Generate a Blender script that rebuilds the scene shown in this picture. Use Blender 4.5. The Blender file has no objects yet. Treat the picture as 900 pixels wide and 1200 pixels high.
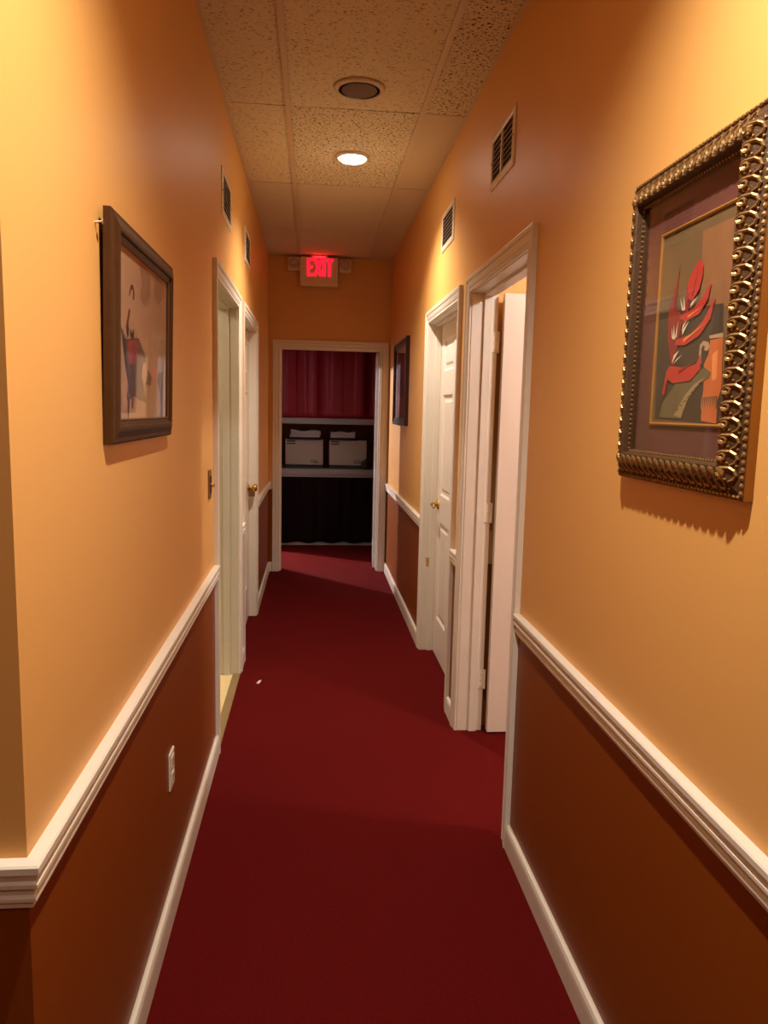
import bpy, bmesh, math, random
from mathutils import Vector, Matrix
random.seed(7)
C = bpy.context.scene.collection
S = bpy.context.scene
PI = math.pi
# ---------------------------------------------------------------- camera
cam_d = bpy.data.cameras.new('camera'); cam = bpy.data.objects.new('camera', cam_d); C.objects.link(cam)
yaw, pitch, roll = 0.0955239, 0.1318297, 0.0228633
_f = Vector((math.sin(yaw)*math.cos(pitch), math.cos(yaw)*math.cos(pitch), -math.sin(pitch)))
_r = Vector((math.cos(yaw), -math.sin(yaw), 0)); _u = _r.cross(_f)
_r2 = math.cos(roll)*_r + math.sin(roll)*_u; _u2 = -math.sin(roll)*_r + math.cos(roll)*_u
M = Matrix((_r2, _u2, -_f)).transposed().to_4x4(); M.translation = Vector((0, 0, 1.5))
cam.matrix_world = M
cam_d.sensor_fit = 'VERTICAL'; cam_d.sensor_height = 36; cam_d.lens = 884.1/1200*36
cam_d.clip_start = .02; cam_d.clip_end = 60
S.camera = cam
# ---------------------------------------------------------------- world, exposure
w = bpy.data.worlds.new('world'); S.world = w; w.use_nodes = True
w.node_tree.nodes['Background'].inputs[0].default_value = (0.01, 0.008, 0.006, 1)
w.node_tree.nodes['Background'].inputs[1].default_value = .3
S.view_settings.view_transform = 'Standard'
try: S.view_settings.look = 'None'
except Exception: pass
S.view_settings.gamma = 1; S.view_settings.use_curve_mapping = False
S.view_settings.exposure = 1.32
WARM = (1.0, .90, .76)
NEAR_W, FAR_W = 72, 60           # the two recessed ceiling lamps
LENS_E = 14
CUT = 132
SIDE_W, ROOM_W, TILE_W = 260, 30, 9
# ---------------------------------------------------------------- helpers
def srgb(r, g, b):
    f = lambda c: (c/255/12.92) if c/255 <= .04045 else ((c/255+.055)/1.055)**2.4
    return (f(r), f(g), f(b), 1)
MATS = {}
def mat(name, col, rough=.5, metal=0, var=0, scale=8, bump=0, bscale=60, spec=.5, emit=0, ecol=None, sheen=0):
    m = bpy.data.materials.new(name); m.use_nodes = True; nt = m.node_tree; b = nt.nodes['Principled BSDF']
    b.inputs['Base Color'].default_value = col; b.inputs['Roughness'].default_value = rough
    b.inputs['Metallic'].default_value = metal; b.inputs['Specular IOR Level'].default_value = spec
    if sheen:
        b.inputs['Sheen Weight'].default_value = sheen
    tc = nt.nodes.new('ShaderNodeTexCoord')
    n = nt.nodes.new('ShaderNodeTexNoise'); n.inputs['Scale'].default_value = scale; n.inputs['Detail'].default_value = 5
    nt.links.new(tc.outputs['Object'], n.inputs['Vector'])
    mr = nt.nodes.new('ShaderNodeMix'); mr.data_type = 'RGBA'
    v = var if var else .02
    mr.inputs[6].default_value = [c*(1-v) for c in col[:3]]+[1]; mr.inputs[7].default_value = [min(1, c*(1+v)) for c in col[:3]]+[1]
    nt.links.new(n.outputs['Fac'], mr.inputs[0]); nt.links.new(mr.outputs[2], b.inputs['Base Color'])
    if bump:
        n2 = nt.nodes.new('ShaderNodeTexNoise'); n2.inputs['Scale'].default_value = bscale; n2.inputs['Detail'].default_value = 4
        nt.links.new(tc.outputs['Object'], n2.inputs['Vector'])
        bp = nt.nodes.new('ShaderNodeBump'); bp.inputs['Strength'].default_value = bump; bp.inputs['Distance'].default_value = .002
        nt.links.new(n2.outputs['Fac'], bp.inputs['Height']); nt.links.new(bp.outputs['Normal'], b.inputs['Normal'])
    if emit:
        b.inputs['Emission Color'].default_value = ecol or col; b.inputs['Emission Strength'].default_value = emit
    MATS[name] = m
    return m
def tile_mat(name, base, pit, scale, stretch, thr, soft=.05, amount=.8):
    m = bpy.data.materials.new(name); m.use_nodes = True; nt = m.node_tree; b = nt.nodes['Principled BSDF']; b.inputs['Roughness'].default_value = .95
    b.inputs['Specular IOR Level'].default_value = .1
    tc = nt.nodes.new('ShaderNodeTexCoord'); mp = nt.nodes.new('ShaderNodeMapping'); mp.inputs['Scale'].default_value = stretch
    nt.links.new(tc.outputs['Object'], mp.inputs[0])
    n = nt.nodes.new('ShaderNodeTexNoise'); n.inputs['Scale'].default_value = scale; n.inputs['Detail'].default_value = 2.5; n.inputs['Distortion'].default_value = .6
    nt.links.new(mp.outputs[0], n.inputs[0])
    r = nt.nodes.new('ShaderNodeMapRange'); r.inputs[1].default_value = thr-soft; r.inputs[2].default_value = thr+soft
    nt.links.new(n.outputs['Fac'], r.inputs[0])
    mx = nt.nodes.new('ShaderNodeMix'); mx.data_type = 'RGBA'; mx.inputs[6].default_value = pit; mx.inputs[7].default_value = base
    nt.links.new(r.outputs[0], mx.inputs[0]); nt.links.new(mx.outputs[2], b.inputs['Base Color'])
    bp = nt.nodes.new('ShaderNodeBump'); bp.inputs['Strength'].default_value = amount; bp.inputs['Distance'].default_value = .004
    nt.links.new(r.outputs[0], bp.inputs['Height']); nt.links.new(bp.outputs[0], b.inputs['Normal'])
    return m
WALL = mat('orange_paint', srgb(226, 170, 97), .46, var=.02, scale=1.6, bump=.05, bscale=180, spec=.35)
WAIN = mat('rust_paint', srgb(132, 66, 12), .42, var=.05, scale=1.8, bump=.12, bscale=160, spec=.3)
TRIM = mat('white_gloss_paint', srgb(226, 216, 202), .38, var=.03, scale=14, bump=.06, bscale=90)
TRIMG = mat('white_paint_cool', srgb(214, 212, 208), .4, var=.03, scale=14)
DOORM = mat('white_door_paint', srgb(228, 216, 204), .4, var=.02, scale=6, bump=.08, bscale=120)
JAMBG = mat('off_white_jamb_paint', srgb(205, 200, 180), .5, var=.03, scale=9)
CARPET = mat('red_carpet', srgb(87, 14, 13), .97, var=.42, scale=150, bump=1.0, bscale=300, spec=.05, sheen=.0)
TILEFL = mat('beige_floor_tile', srgb(226, 204, 150), .35, var=.10, scale=24)
TFIS = tile_mat('fissured_ceiling_tile', srgb(226, 212, 178), srgb(158, 132, 98), 75, (1.0, 1.7, 1), .375, .03, amount=.45)
TCOA = tile_mat('pitted_ceiling_tile', srgb(228, 214, 180), srgb(76, 54, 34), 85, (1.0, 1.3, 1), .40, .03)
TPLA = mat('plain_ceiling_tile', srgb(216, 198, 168), .95, var=.04, scale=20, bump=.2, bscale=200, spec=.1)
GRID = mat('ceiling_grid_metal', srgb(214, 192, 160), .5, var=.02)
DARK = mat('plenum_dark', srgb(20, 14, 10), .9)
VENTM = mat('white_vent_metal', srgb(224, 208, 186), .4, var=.03)
VENTD = mat('vent_duct_dark', srgb(60, 36, 22), .8)
BRASS = mat('polished_brass', srgb(214, 176, 96), .22, 1, var=.05)
CHROME = mat('brushed_nickel', srgb(205, 200, 192), .28, 1, var=.04)
BRZ = mat('aged_brass_plate', srgb(150, 112, 66), .35, .8, var=.08)
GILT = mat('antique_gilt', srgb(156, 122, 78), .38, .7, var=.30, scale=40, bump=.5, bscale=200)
GILTD = mat('antique_gilt_dark', srgb(86, 60, 36), .5, .45, var=.35, scale=60, bump=.5, bscale=220)  # darker gilt tone of the frame body under the scrollwork
WOODF = mat('brown_wood_frame', srgb(68, 38, 13), .5, var=.22, scale=50, bump=.3, bscale=140, spec=.25)
BLKF = mat('dark_cherry_frame', srgb(42, 14, 12), .35, var=.15, scale=30)
PLAS = mat('white_plastic', srgb(228, 216, 196), .4)
SIGN = mat('sign_housing_beige', srgb(234, 214, 176), .5)
LENSP = mat('lamp_head_plastic', srgb(196, 176, 146), .15, spec=.8)
def emis(name, col, s):
    m = bpy.data.materials.new(name); m.use_nodes = True; b = m.node_tree.nodes['Principled BSDF']
    b.inputs['Base Color'].default_value = (*col[:3], 1); b.inputs['Emission Color'].default_value = (*col[:3], 1); b.inputs['Emission Strength'].default_value = s
    return m
GLASS = bpy.data.materials.new('picture_glass'); GLASS.use_nodes = True
nt = GLASS.node_tree; nt.nodes.clear()
o_ = nt.nodes.new('ShaderNodeOutputMaterial'); mx = nt.nodes.new('ShaderNodeMixShader'); tr = nt.nodes.new('ShaderNodeBsdfTransparent'); gl = nt.nodes.new('ShaderNodeBsdfGlossy')
fr = nt.nodes.new('ShaderNodeFresnel'); fr.inputs[0].default_value = 1.5; gl.inputs['Roughness'].default_value = .03
ge_ = nt.nodes.new('ShaderNodeNewGeometry'); iv_ = nt.nodes.new('ShaderNodeMath'); iv_.operation = 'SUBTRACT'; iv_.inputs[0].default_value = 1
mu_ = nt.nodes.new('ShaderNodeMath'); mu_.operation = 'MULTIPLY'
nt.links.new(ge_.outputs['Backfacing'], iv_.inputs[1]); nt.links.new(iv_.outputs[0], mu_.inputs[0]); nt.links.new(fr.outputs[0], mu_.inputs[1]); nt.links.new(mu_.outputs[0], mx.inputs[0]); nt.links.new(tr.outputs[0], mx.inputs[1]); nt.links.new(gl.outputs[0], mx.inputs[2]); nt.links.new(mx.outputs[0], o_.inputs[0])

def obj(name, verts, faces, mats, parent=None, fm=None, smooth=False):
    me = bpy.data.meshes.new(name); me.from_pydata([tuple(v) for v in verts], [], faces)
    mats = mats if isinstance(mats, (list, tuple)) else [mats]
    for m in mats: me.materials.append(m)
    if fm:
        for p, i in zip(me.polygons, fm): p.material_index = i
    bm = bmesh.new(); bm.from_mesh(me); bmesh.ops.recalc_face_normals(bm, faces=bm.faces); bm.to_mesh(me); bm.free()
    if smooth:
        for p in me.polygons: p.use_smooth = True
    o = bpy.data.objects.new(name, me); C.objects.link(o)
    if parent: o.parent = parent
    return o
class MB:
    def __init__(s): s.v = []; s.f = []; s.m = []; s.T = Matrix.Identity(4)
    def add(s, vs, fs, mi=0):
        n = len(s.v); s.v += [s.T @ Vector(v) for v in vs]; s.f += [[n+i for i in f] for f in fs]; s.m += [mi]*len(fs)
    def box(s, x0, x1, y0, y1, z0, z1, mi=0, bev=0):
        if bev:
            b = min(bev, (x1-x0)/2.01, (y1-y0)/2.01, (z1-z0)/2.01)
            bm = bmesh.new(); bmesh.ops.create_cube(bm, size=1)
            for v in bm.verts: v.co = Vector(((x0+x1)/2+v.co.x*(x1-x0), (y0+y1)/2+v.co.y*(y1-y0), (z0+z1)/2+v.co.z*(z1-z0)))
            bmesh.ops.bevel(bm, geom=bm.edges[:], offset=b, segments=2, affect='EDGES', profile=.5)
            bm.verts.index_update(); s.add([v.co.copy() for v in bm.verts], [[v.index for v in f.verts] for f in bm.faces], mi); bm.free(); return
        s.add([(x, y, z) for x in (x0, x1) for y in (y0, y1) for z in (z0, z1)],
              [(0,1,3,2),(4,6,7,5),(0,4,5,1),(2,3,7,6),(0,2,6,4),(1,5,7,3)], mi)
    def lathe(s, prof, n=24, mi=0, mat4=None):
        vs = []; fs = []
        for r, z in prof:
            for k in range(n): a = 2*PI*k/n; vs.append(Vector((r*math.cos(a), r*math.sin(a), z)))
        for i in range(len(prof)-1):
            for k in range(n): fs.append((i*n+k, i*n+(k+1)%n, (i+1)*n+(k+1)%n, (i+1)*n+k))
        if prof[0][0] > 1e-5: fs.append(tuple(range(n)))
        if prof[-1][0] > 1e-5: fs.append(tuple(range((len(prof)-1)*n, len(prof)*n)))
        if mat4: vs = [mat4 @ v for v in vs]
        s.add(vs, fs, mi)
    def tube(s, pts, r, n=8, mi=0):
        pts = [Vector(p) for p in pts]; vs = []; fs = []; up = None
        for i, p in enumerate(pts):
            d = (pts[min(i+1, len(pts)-1)]-pts[max(i-1, 0)]).normalized()
            if up is None: up = Vector((0, 0, 1)) if abs(d.z) < .9 else Vector((1, 0, 0))
            a = d.cross(up).normalized(); b = a.cross(d).normalized(); up = b
            rr = r[i] if isinstance(r, (list, tuple)) else r
            for k in range(n): t = 2*PI*k/n; vs.append(p+rr*(math.cos(t)*a+math.sin(t)*b))
        for i in range(len(pts)-1):
            for k in range(n): fs.append((i*n+k, i*n+(k+1)%n, (i+1)*n+(k+1)%n, (i+1)*n+k))
        fs.append(tuple(range(n))); fs.append(tuple(range((len(pts)-1)*n, len(pts)*n)))
        s.add(vs, fs, mi)
    def ball(s, c, r, mi=0, u=8, v=5):
        c = Vector(c); r = r if isinstance(r, (tuple, list)) else (r, r, r); vs = [c+Vector((0, 0, r[2]))]; fs = []
        for i in range(1, v):
            t = PI*i/v
            for k in range(u): a = 2*PI*k/u; vs.append(c+Vector((r[0]*math.sin(t)*math.cos(a), r[1]*math.sin(t)*math.sin(a), r[2]*math.cos(t))))
        vs.append(c-Vector((0, 0, r[2]))); L = len(vs)-1
        for k in range(u):
            fs.append((0, 1+k, 1+(k+1) % u)); fs.append((L, L-u+(k+1) % u, L-u+k))
        for i in range(v-2):
            for k in range(u): fs.append((1+i*u+k, 1+i*u+(k+1) % u, 1+(i+1)*u+(k+1) % u, 1+(i+1)*u+k))
        s.add(vs, fs, mi)
    def sweep(s, path, prof, closed=False, mi=0, n3=None):
        """path: 2D points (a,b); prof: (offset to the right of the path, height); n3 maps (a,b,h)->xyz"""
        P = [Vector(p) for p in path]; N = len(P); vs = []; K = len(prof)
        for i in range(N):
            if closed: d0 = (P[i]-P[i-1]).normalized(); d1 = (P[(i+1) % N]-P[i]).normalized()
            else:
                d0 = (P[i]-P[i-1]).normalized() if i else (P[1]-P[0]).normalized()
                d1 = (P[i+1]-P[i]).normalized() if i < N-1 else d0
            r0 = Vector((d0.y, -d0.x)); r1 = Vector((d1.y, -d1.x)); m = (r0+r1)
            m = m.normalized(); m = m/max(.2, m.dot(r0))
            for o, h in prof: q = P[i]+m*o; vs.append(n3(q.x, q.y, h) if n3 else (q.x, q.y, h))
        fs = []
        for i in range(N if closed else N-1):
            j = (i+1) % N
            for k in range(K): fs.append((i*K+k, i*K+(k+1) % K, j*K+(k+1) % K, j*K+k))
        if not closed: fs.append(tuple(range(K))); fs.append(tuple((N-1)*K+k for k in range(K)))
        s.add(vs, fs, mi)
    def build(s, name, mats, parent=None, smooth=False): return obj(name, s.v, s.f, mats, parent, s.m, smooth)
def tag(o, label=None, cat=None, group=None, kind=None):
    if label: o['label'] = label
    if cat: o['category'] = cat
    if group: o['group'] = group
    if kind: o['kind'] = kind
    return o
def empty(name, loc, label=None, cat=None, group=None, kind=None):
    o = bpy.data.objects.new(name, None); C.objects.link(o); o.location = loc; o.empty_display_size = .05
    return tag(o, label, cat, group, kind)
def under(parent, m):          # MB in world coordinates -> child local coordinates (parents are only translated)
    m.T = Matrix.Translation(-parent.location); return m
def P_(parent):
    m = MB(); m.T = Matrix.Translation(-parent.location); return m
# ---------------------------------------------------------------- dimensions (metres); x across, y along the corridor, z up
XL, XR, YC, YE, ZC = -.41, .695, 1.07, 7.0, 2.855
WT = .12
RAIL = [(0,.842),(.030,.842),(.034,.839),(.034,.829),(.029,.824),(.025,.816),(.030,.812),(.030,.806),(.019,.800),(.017,.791),(.023,.787),(.023,.782),(.015,.778),(.013,.769),(0,.769)]
RAIL = [(h*.70, z) for h, z in RAIL]
BASE = [(0,.086),(.006,.088),(.012,.084),(.0155,.074),(.0165,.06),(.0165,0),(0,0)]
# opening records: (a0, a1, top)
L1 = (3.26, 4.19, 2.03); L2 = (4.49, 5.43, 2.03); R1 = (2.475, 3.385, 2.03); R2 = (3.675, 4.615, 2.03); E1 = (-.30, .612, 2.055)
J = .018
# ---------------------------------------------------------------- walls
def wall(name, runs, label, mats=(WALL, WAIN), split=.80):
    """runs: boxes (x0,x1,y0,y1,z0,z1) cut at the chair rail into painted upper and lower part"""
    m = MB()
    for x0, x1, y0, y1, z0, z1 in runs:
        if z0 < split < z1: m.box(x0, x1, y0, y1, z0, split, 1); m.box(x0, x1, y0, y1, split, z1, 0)
        else: m.box(x0, x1, y0, y1, z0, z1, 1 if z1 <= split else 0)
    return tag(m.build(name, list(mats)), label, 'wall', kind='structure')
def side_runs(x0, x1, y0, y1, ops):
    out = []; y = y0
    for a0, a1, t in ops:
        out.append((x0, x1, y, a0-J, 0, ZC)); out.append((x0, x1, a0-J, a1+J, t+J, ZC)); y = a1+J
    out.append((x0, x1, y, y1, 0, ZC)); return out
wall('wall_left', side_runs(XL-WT, XL, YC, YE+WT, [L1, L2]), 'orange wall with rust lower half on the left of the corridor')
wall('wall_front', [(-2.6, XL-WT, YC, YC+WT, 0, ZC)], 'short orange wall turning left at the nearest corner')
wall('wall_right', side_runs(XR, XR+WT, -2.0, YE+WT, [R1, R2]), 'orange wall with rust lower half on the right of the corridor')
wall('wall_end', [(XL, E1[0]-J, YE, YE+WT, 0, ZC), (E1[1]+J, XR, YE, YE+WT, 0, ZC), (E1[0]-J, E1[1]+J, YE, YE+WT, E1[2]+J, ZC)], 'orange end wall above the curtained closet doorway')
wall('wall_back', [(-2.6, XR+WT, -2.12, -2.0, 0, ZC), (-2.72, -2.6, -2.12, YC+WT, 0, ZC)], 'orange walls of the lobby behind the viewer')
# room behind the open right door
wall('wall_right_room', [(XR+WT, 2.9, 3.44, 3.52, 0, 2.6), (2.9, 3.0, 1.0, 3.52, 0, 2.6), (XR+WT, 2.9, .9, 1.0, 0, 2.6)], 'orange walls of the room behind the open right door')
wall('wall_left_room', [(-2.4, XL-WT, 2.5, 2.6, 0, 2.6), (-2.4, XL-WT, 4.32, 4.40, 0, 2.6), (-2.5, -2.4, 2.5, 4.40, 0, 2.6)], 'pale walls of the tiled room behind the left doorway', (mat('pale_room_paint', srgb(214, 202, 170), .6), MATS['pale_room_paint']))
CLW = mat('closet_brown_paint', srgb(128, 72, 34), .6, var=.05)
AX0, AX1, AY1 = -.47, .76, 8.92
SWALL = mat('side_room_dark_paint', srgb(120, 116, 112), .7)  # unseen walls coloured dark to limit light bounced into the closet
wall('wall_closet', [(AX0-.1, AX0, YE+WT, 7.32, 0, 2.5), (AX0-.1, AX0, 8.15, AY1, 0, 2.5), (AX0-.1, AX0, 7.32, 8.15, 2.1, 2.5),
                     (AX1, AX1+.1, YE+WT, AY1, 0, 2.5), (AX0-.1, AX1+.1, AY1, AY1+.1, 0, 2.5)], 'dim brown walls of the curtained closet', (CLW, CLW))
wall('wall_side_room', [(-3.3, -3.2, 6.9, 10.2, 0, 2.5), (-3.2, AX0-.1, 6.9, 7.0, 0, 2.5), (-3.2, AX0-.1, 10.1, 10.2, 0, 2.5), (AX0-.1, AX0, AY1+.1, 10.1, 0, 2.5)], 'unseen walls of the lit room left of the closet, darkened to limit bounce', (SWALL, SWALL))
# ---------------------------------------------------------------- floors
m = MB(); m.box(-2.6, XR, -2.0, YC, -.03, 0); m.box(XL, XR, YC, YE+WT, -.03, 0)
m.box(XR, 2.9, R1[0]-J, 3.44, -.03, 0); m.box(XR+WT, 2.9, 1.0, R1[0]-J, -.03, 0); m.box(XR, XR+.14, R2[0]-J, R2[1]+J, -.03, 0)
m.box(XL-.14, XL, L2[0]-J, L2[1]+J, -.03, 0)
m.box(AX0, AX1, YE+WT, AY1, -.03, 0); m.box(-3.2, AX0, 7.0, 10.1, -.03, 0)
tag(m.build('floor', CARPET), 'dark red carpet running the length of the corridor', 'carpet', kind='structure')
m = MB(); m.box(-2.4, XL-.02, 2.6, 4.32, -.03, .002)
tag(m.build('floor', TILEFL), 'pale beige tiled floor seen through the left doorway', 'floor', kind='structure')
# ---------------------------------------------------------------- ceiling: tiles lying in a metal grid
gx = [-2.6, -1.955, -1.346, -.736, -.127, .482, XR]; gy = [-2.0, -1.13, .06, 1.25, 2.44, 3.64, 4.82, 6.0, YE]
m = MB()
for i in range(len(gx)-1):
    for j in range(len(gy)-1):
        x0, x1, y0, y1 = gx[i], gx[i+1], gy[j], gy[j+1]
        if y1 > YC:
            if x1 <= XL: 
                if y0 >= YC: continue
                y1 = YC
            elif x0 < XL and y0 > 0 and y0 >= YC: x0 = XL
        mi = 1 if (j == 5 and i >= 3) or (i == 5 and j == 4) else (2 if j >= 6 else 0)
        if j == 5 and i == 5: mi = 2
        if j == 5 and i == 3: mi = 0
        n0 = len(m.v); m.box(x0, x1-.0, y0+.004, y1-.005, ZC+.003, ZC+.016, mi)
        if i >= 3 and j >= 4:        # tiles rest a little unevenly
            for k in range(n0, len(m.v)):
                m.v[k].z += ((k*37+i*11+j*5) % 3)*.0008
m.box(-2.7, XR+WT, -2.12, YE+WT, ZC+.03, ZC+.08, 3)
tag(m.build('ceiling', [TFIS, TCOA, TPLA, DARK]), 'dropped ceiling of stained acoustic tiles', 'ceiling', kind='structure')
m = MB()
for x in gx[1:-1]:
    y1 = YE if x > XL else YC
    m.box(x-.012, x+.012, -2.0, y1, ZC-.006, ZC+.002)
for a, b, c_, d in ((XL, XL+.014, YC, YE), (XR-.014, XR, -2.0, YE), (XL, XR, YE-.014, YE)): m.box(a, b, c_, d, ZC-.002, ZC+.002)
tag(m.build('trim_1', GRID), 'tan metal strips of the ceiling grid', 'ceiling grid', kind='structure')
m = MB(); m.box(XR+WT, 2.9, 1.0, 3.44, 2.6, 2.66); m.box(-2.4, XL-WT, 2.6, 4.32, 2.6, 2.66); m.box(AX0-.1, AX1+.1, YE+WT, AY1+.1, 2.5, 2.56); m.box(-3.2, AX0-.1, 7.0, 10.1, 2.5, 2.56)
m.box(AX0-.1, AX0, AY1+.1, 10.1, 2.5, 2.56)
tag(m.build('ceiling', TPLA), 'plain ceilings of the rooms beside the corridor', 'ceiling', kind='structure')
# ---------------------------------------------------------------- chair rails and baseboards
right_far = [(XR, YE), (XR, R2[1]+.072)]; right_mid = [(XR, R2[0]-.072), (XR, R1[1]+.072)]; right_near = [(XR, R1[0]-.072), (XR, -2.0)]
left_near = [(-2.6, YC), (XL, YC), (XL, L1[0]-.072)]; left_mid = [(XL, L1[1]+.072), (XL, L2[0]-.072)]; left_far = [(XL, L2[1]+.072), (XL, YE), (XL+.036, YE)]
names = [(left_near, 'nearest left wall and round its corner'), (left_mid, 'narrow left wall between the two doorways'), (left_far, 'far left wall by the closet'),
         (right_near, 'nearest right wall'), (right_mid, 'narrow right wall between the two doors'), (right_far, 'far right wall by the closet')]
for i, (path, where) in enumerate(names):
    m = MB(); m.sweep(path, RAIL)
    tag(m.build('trim_%d' % (i+2), TRIM), 'white moulded chair rail along the '+where, 'chair rail', kind='structure')
    m = MB(); m.sweep(path, BASE)
    tag(m.build('baseboard_left' if i < 3 else 'baseboard_right', TRIM), 'white rounded baseboard along the '+where, 'baseboard', kind='structure')
# ---------------------------------------------------------------- door frames and leaves
CAS = [(.003,0),(.003,.009),(.007,.012),(.015,.012),(.017,.009),(.021,.009),(.024,.012),(.036,.015),(.044,.016),(.046,.012),(.050,.012),(.053,.018),(.064,.020),(.070,.018),(.070,0)]
def f_left(a, z, h): return (XL+h, a, z)
def f_right(a, z, h): return (XR-h, a, z)
def f_end(a, z, h): return (a, YE-h, z)
def casing(parent, op, fn, mt=TRIM):
    a0, a1, t = op; m = P_(parent)
    m.sweep([(a0, 0), (a0, t), (a1, t), (a1, 0)], [(-u, h) for u, h in CAS], n3=fn)
    return m.build('casing', mt, parent)
def jamb(parent, op, wall_, depth=WT, stop=.05, mt=TRIM, sside=1):
    """lining of the opening with a door stop; wall_ maps (a, d) to x,y where d is the depth behind the corridor face"""
    a0, a1, t = op
    def bx(m, aa, ab, da, db, z0, z1, bev=.0015):
        p, q = wall_(aa, da), wall_(ab, db)
        m.box(min(p[0], q[0]), max(p[0], q[0]), min(p[1], q[1]), max(p[1], q[1]), z0, z1, 0, bev)
    m = P_(parent)
    bx(m, a0-J, a0, 0.0005, depth, 0, t+J); bx(m, a1, a1+J, 0.0005, depth, 0, t+J); bx(m, a0, a1, 0.0005, depth, t, t+J)
    j = m.build('jamb', mt, parent)
    if stop is not None:
        m = P_(parent)
        bx(m, a0, a0+.011, stop, stop+.036, 0, t); bx(m, a1-.011, a1, stop, stop+.036, 0, t); bx(m, a0+.011, a1-.011, stop, stop+.036, t-.011, t)
        m.build('door_stop', mt, parent)
    return j
wl = lambda a, d: (XL-d, a); wr = lambda a, d: (XR+d, a); we = lambda a, d: (a, YE+d)
def panel_leaf(name, parent, W, H, T=.035, mt=DOORM, plain=False):
    """six-panel leaf in its own frame: hinge edge at x=0, width along +x, thickness along y (0..T), bottom z=0"""
    m = MB()
    st, ml = .11, .10
    cols = [(st, W/2-ml/2), (W/2+ml/2, W-st)]; rows = [(.235, .835), (1.00, 1.60), (1.74, 1.925)]
    m.box(0, st, 0, T, 0, H); m.box(W-st, W, 0, T, 0, H)
    m.box(W/2-ml/2, W/2+ml/2, 0, T, 0, H)
    zs = [0]+[z for r in rows for z in r]+[H]
    for k in range(0, len(zs), 2):
        for c0, c1 in cols: m.box(c0, c1, 0, T, zs[k], zs[k+1])
    for c0, c1 in cols:
        for z0, z1 in rows:
            for y, s in ((0, 1), (T, -1)):
                rings = [(0, 0), (.012, .009), (.030, .009), (.046, .003)]
                vs = []
                for ins, d in rings:
                    yy = y+s*d; vs += [(c0+ins, yy, z0+ins), (c1-ins, yy, z0+ins), (c1-ins, yy, z1-ins), (c0+ins, yy, z1-ins)]
                fs = [(4*r+k, 4*r+(k+1) % 4, 4*r+4+(k+1) % 4, 4*r+4+k) for r in range(3) for k in range(4)]+[(12, 13, 14, 15)]
                m.add(vs, fs)
    return m.build(name, mt, parent)
def hinge(parent, x, y, z, ax='x', mt=PLAS, s=1):
    m = P_(parent); m.T = m.T @ Matrix.Translation((x, y, z))
    # plate lies in the y-z... or x-z plane, barrel at its edge
    if ax == 'x': m.box(-.034, 0, -.0015, .0015, -.045, .045, 0, .001)
    else: m.box(-.0015, .0015, -.034, 0, -.045, .045, 0, .001)
    m.tube([(0, 0, -.046), (0, 0, .046)], .006, 8)
    for dz in (-.03, 0, .03):
        if ax == 'x': m.ball((-.017, -.002*s, dz), .0035)
        else: m.ball((-.002*s, -.017, dz), .0035)
    return m.build('hinge', mt, parent)
def lever(parent, T, mt=BRASS, length=.10):
    m = MB(); m.T = T
    m.lathe([(0, 0), (.032, 0), (.032, .004), (.026, .010), (.012, .012), (.010, .045), (.0, .047)], 20)
    m.tube([(0, 0, .042), (length*.3, 0, .046), (length*.7, .002, .045), (length, -.006, .043)], [.010, .009, .0085, .008], 10)
    return m.build('lever_handle', mt, parent, True)
def knob(parent, T, mt=BRASS):
    m = MB(); m.T = T
    m.lathe([(0, 0), (.032, 0), (.031, .004), (.024, .008), (.011, .012), (.010, .028), (.020, .036), (.027, .047), (.026, .058), (.018, .066), (0, .068)], 20)
    return m.build('knob', mt, parent, True)
# door_1: left, open onto the tiled room
d = empty('door_1', (XL, (L1[0]+L1[1])/2, 0), 'open white framed doorway on the left with pale tiled floor beyond', 'doorway', kind='structure')
casing(d, L1, f_left); jamb(d, L1, wl, mt=JAMBG, stop=.045)
m = P_(d); m.box(XL-.030, XL+.012, L1[0]-.03, L1[1], .0, .008, 0, .003); m.build('threshold_strip', mat('threshold_metal', srgb(150, 124, 84), .45, .3), d)
lf = panel_leaf('leaf', d, .91, 2.02); lf.location = Vector((XL-WT-.01, L1[0]+.012, .008))-d.location; lf.rotation_euler = (0, 0, PI)
# door_2: left, closed
d = empty('door_2', (XL, (L2[0]+L2[1])/2, 0), 'closed white door on the left nearer the closet, with brass knob', 'door', kind='structure')
casing(d, L2, f_left); jamb(d, L2, wl, stop=.085)
lf = panel_leaf('leaf', d, L2[1]-L2[0]-.006, 2.018); lf.location = Vector((XL-.045, L2[0]+.003, .008))-d.location; lf.rotation_euler = (0, 0, PI/2)
knob(d, Matrix.Translation(Vector((XL-.045, L2[1]-.07, .95))-d.location) @ Matrix.Rotation(PI/2, 4, 'Y'))
m = P_(d); m.box(XL-.046, XL-.0, L2[1]-.0025, L2[1]+.0, .88, .94, 0); m.build('strike_plate', BRZ, d)
# door_3: right, nearest, standing open into the room
d = empty('door_3', (XR, (R1[0]+R1[1])/2, 0), 'nearest white door on the right, standing wide open', 'door', kind='structure')
casing(d, R1, f_right); jamb(d, R1, wr, stop=.055)
lf = panel_leaf('leaf', d, .90, 2.018); lf.location = Vector((XR+WT+.018, R1[1]-.045, .010))-d.location; lf.rotation_euler = (0, 0, 0)
for z in (.255, 1.05, 1.82): hinge(d, XR+WT+.004, R1[1]-.0045, z, 'x')
lever(d, Matrix.Translation(Vector((XR+WT+.018+.84, R1[1]-.045, .95))-d.location) @ Matrix.Rotation(PI/2, 4, 'X') @ Matrix.Rotation(PI, 4, 'Z'))
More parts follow.
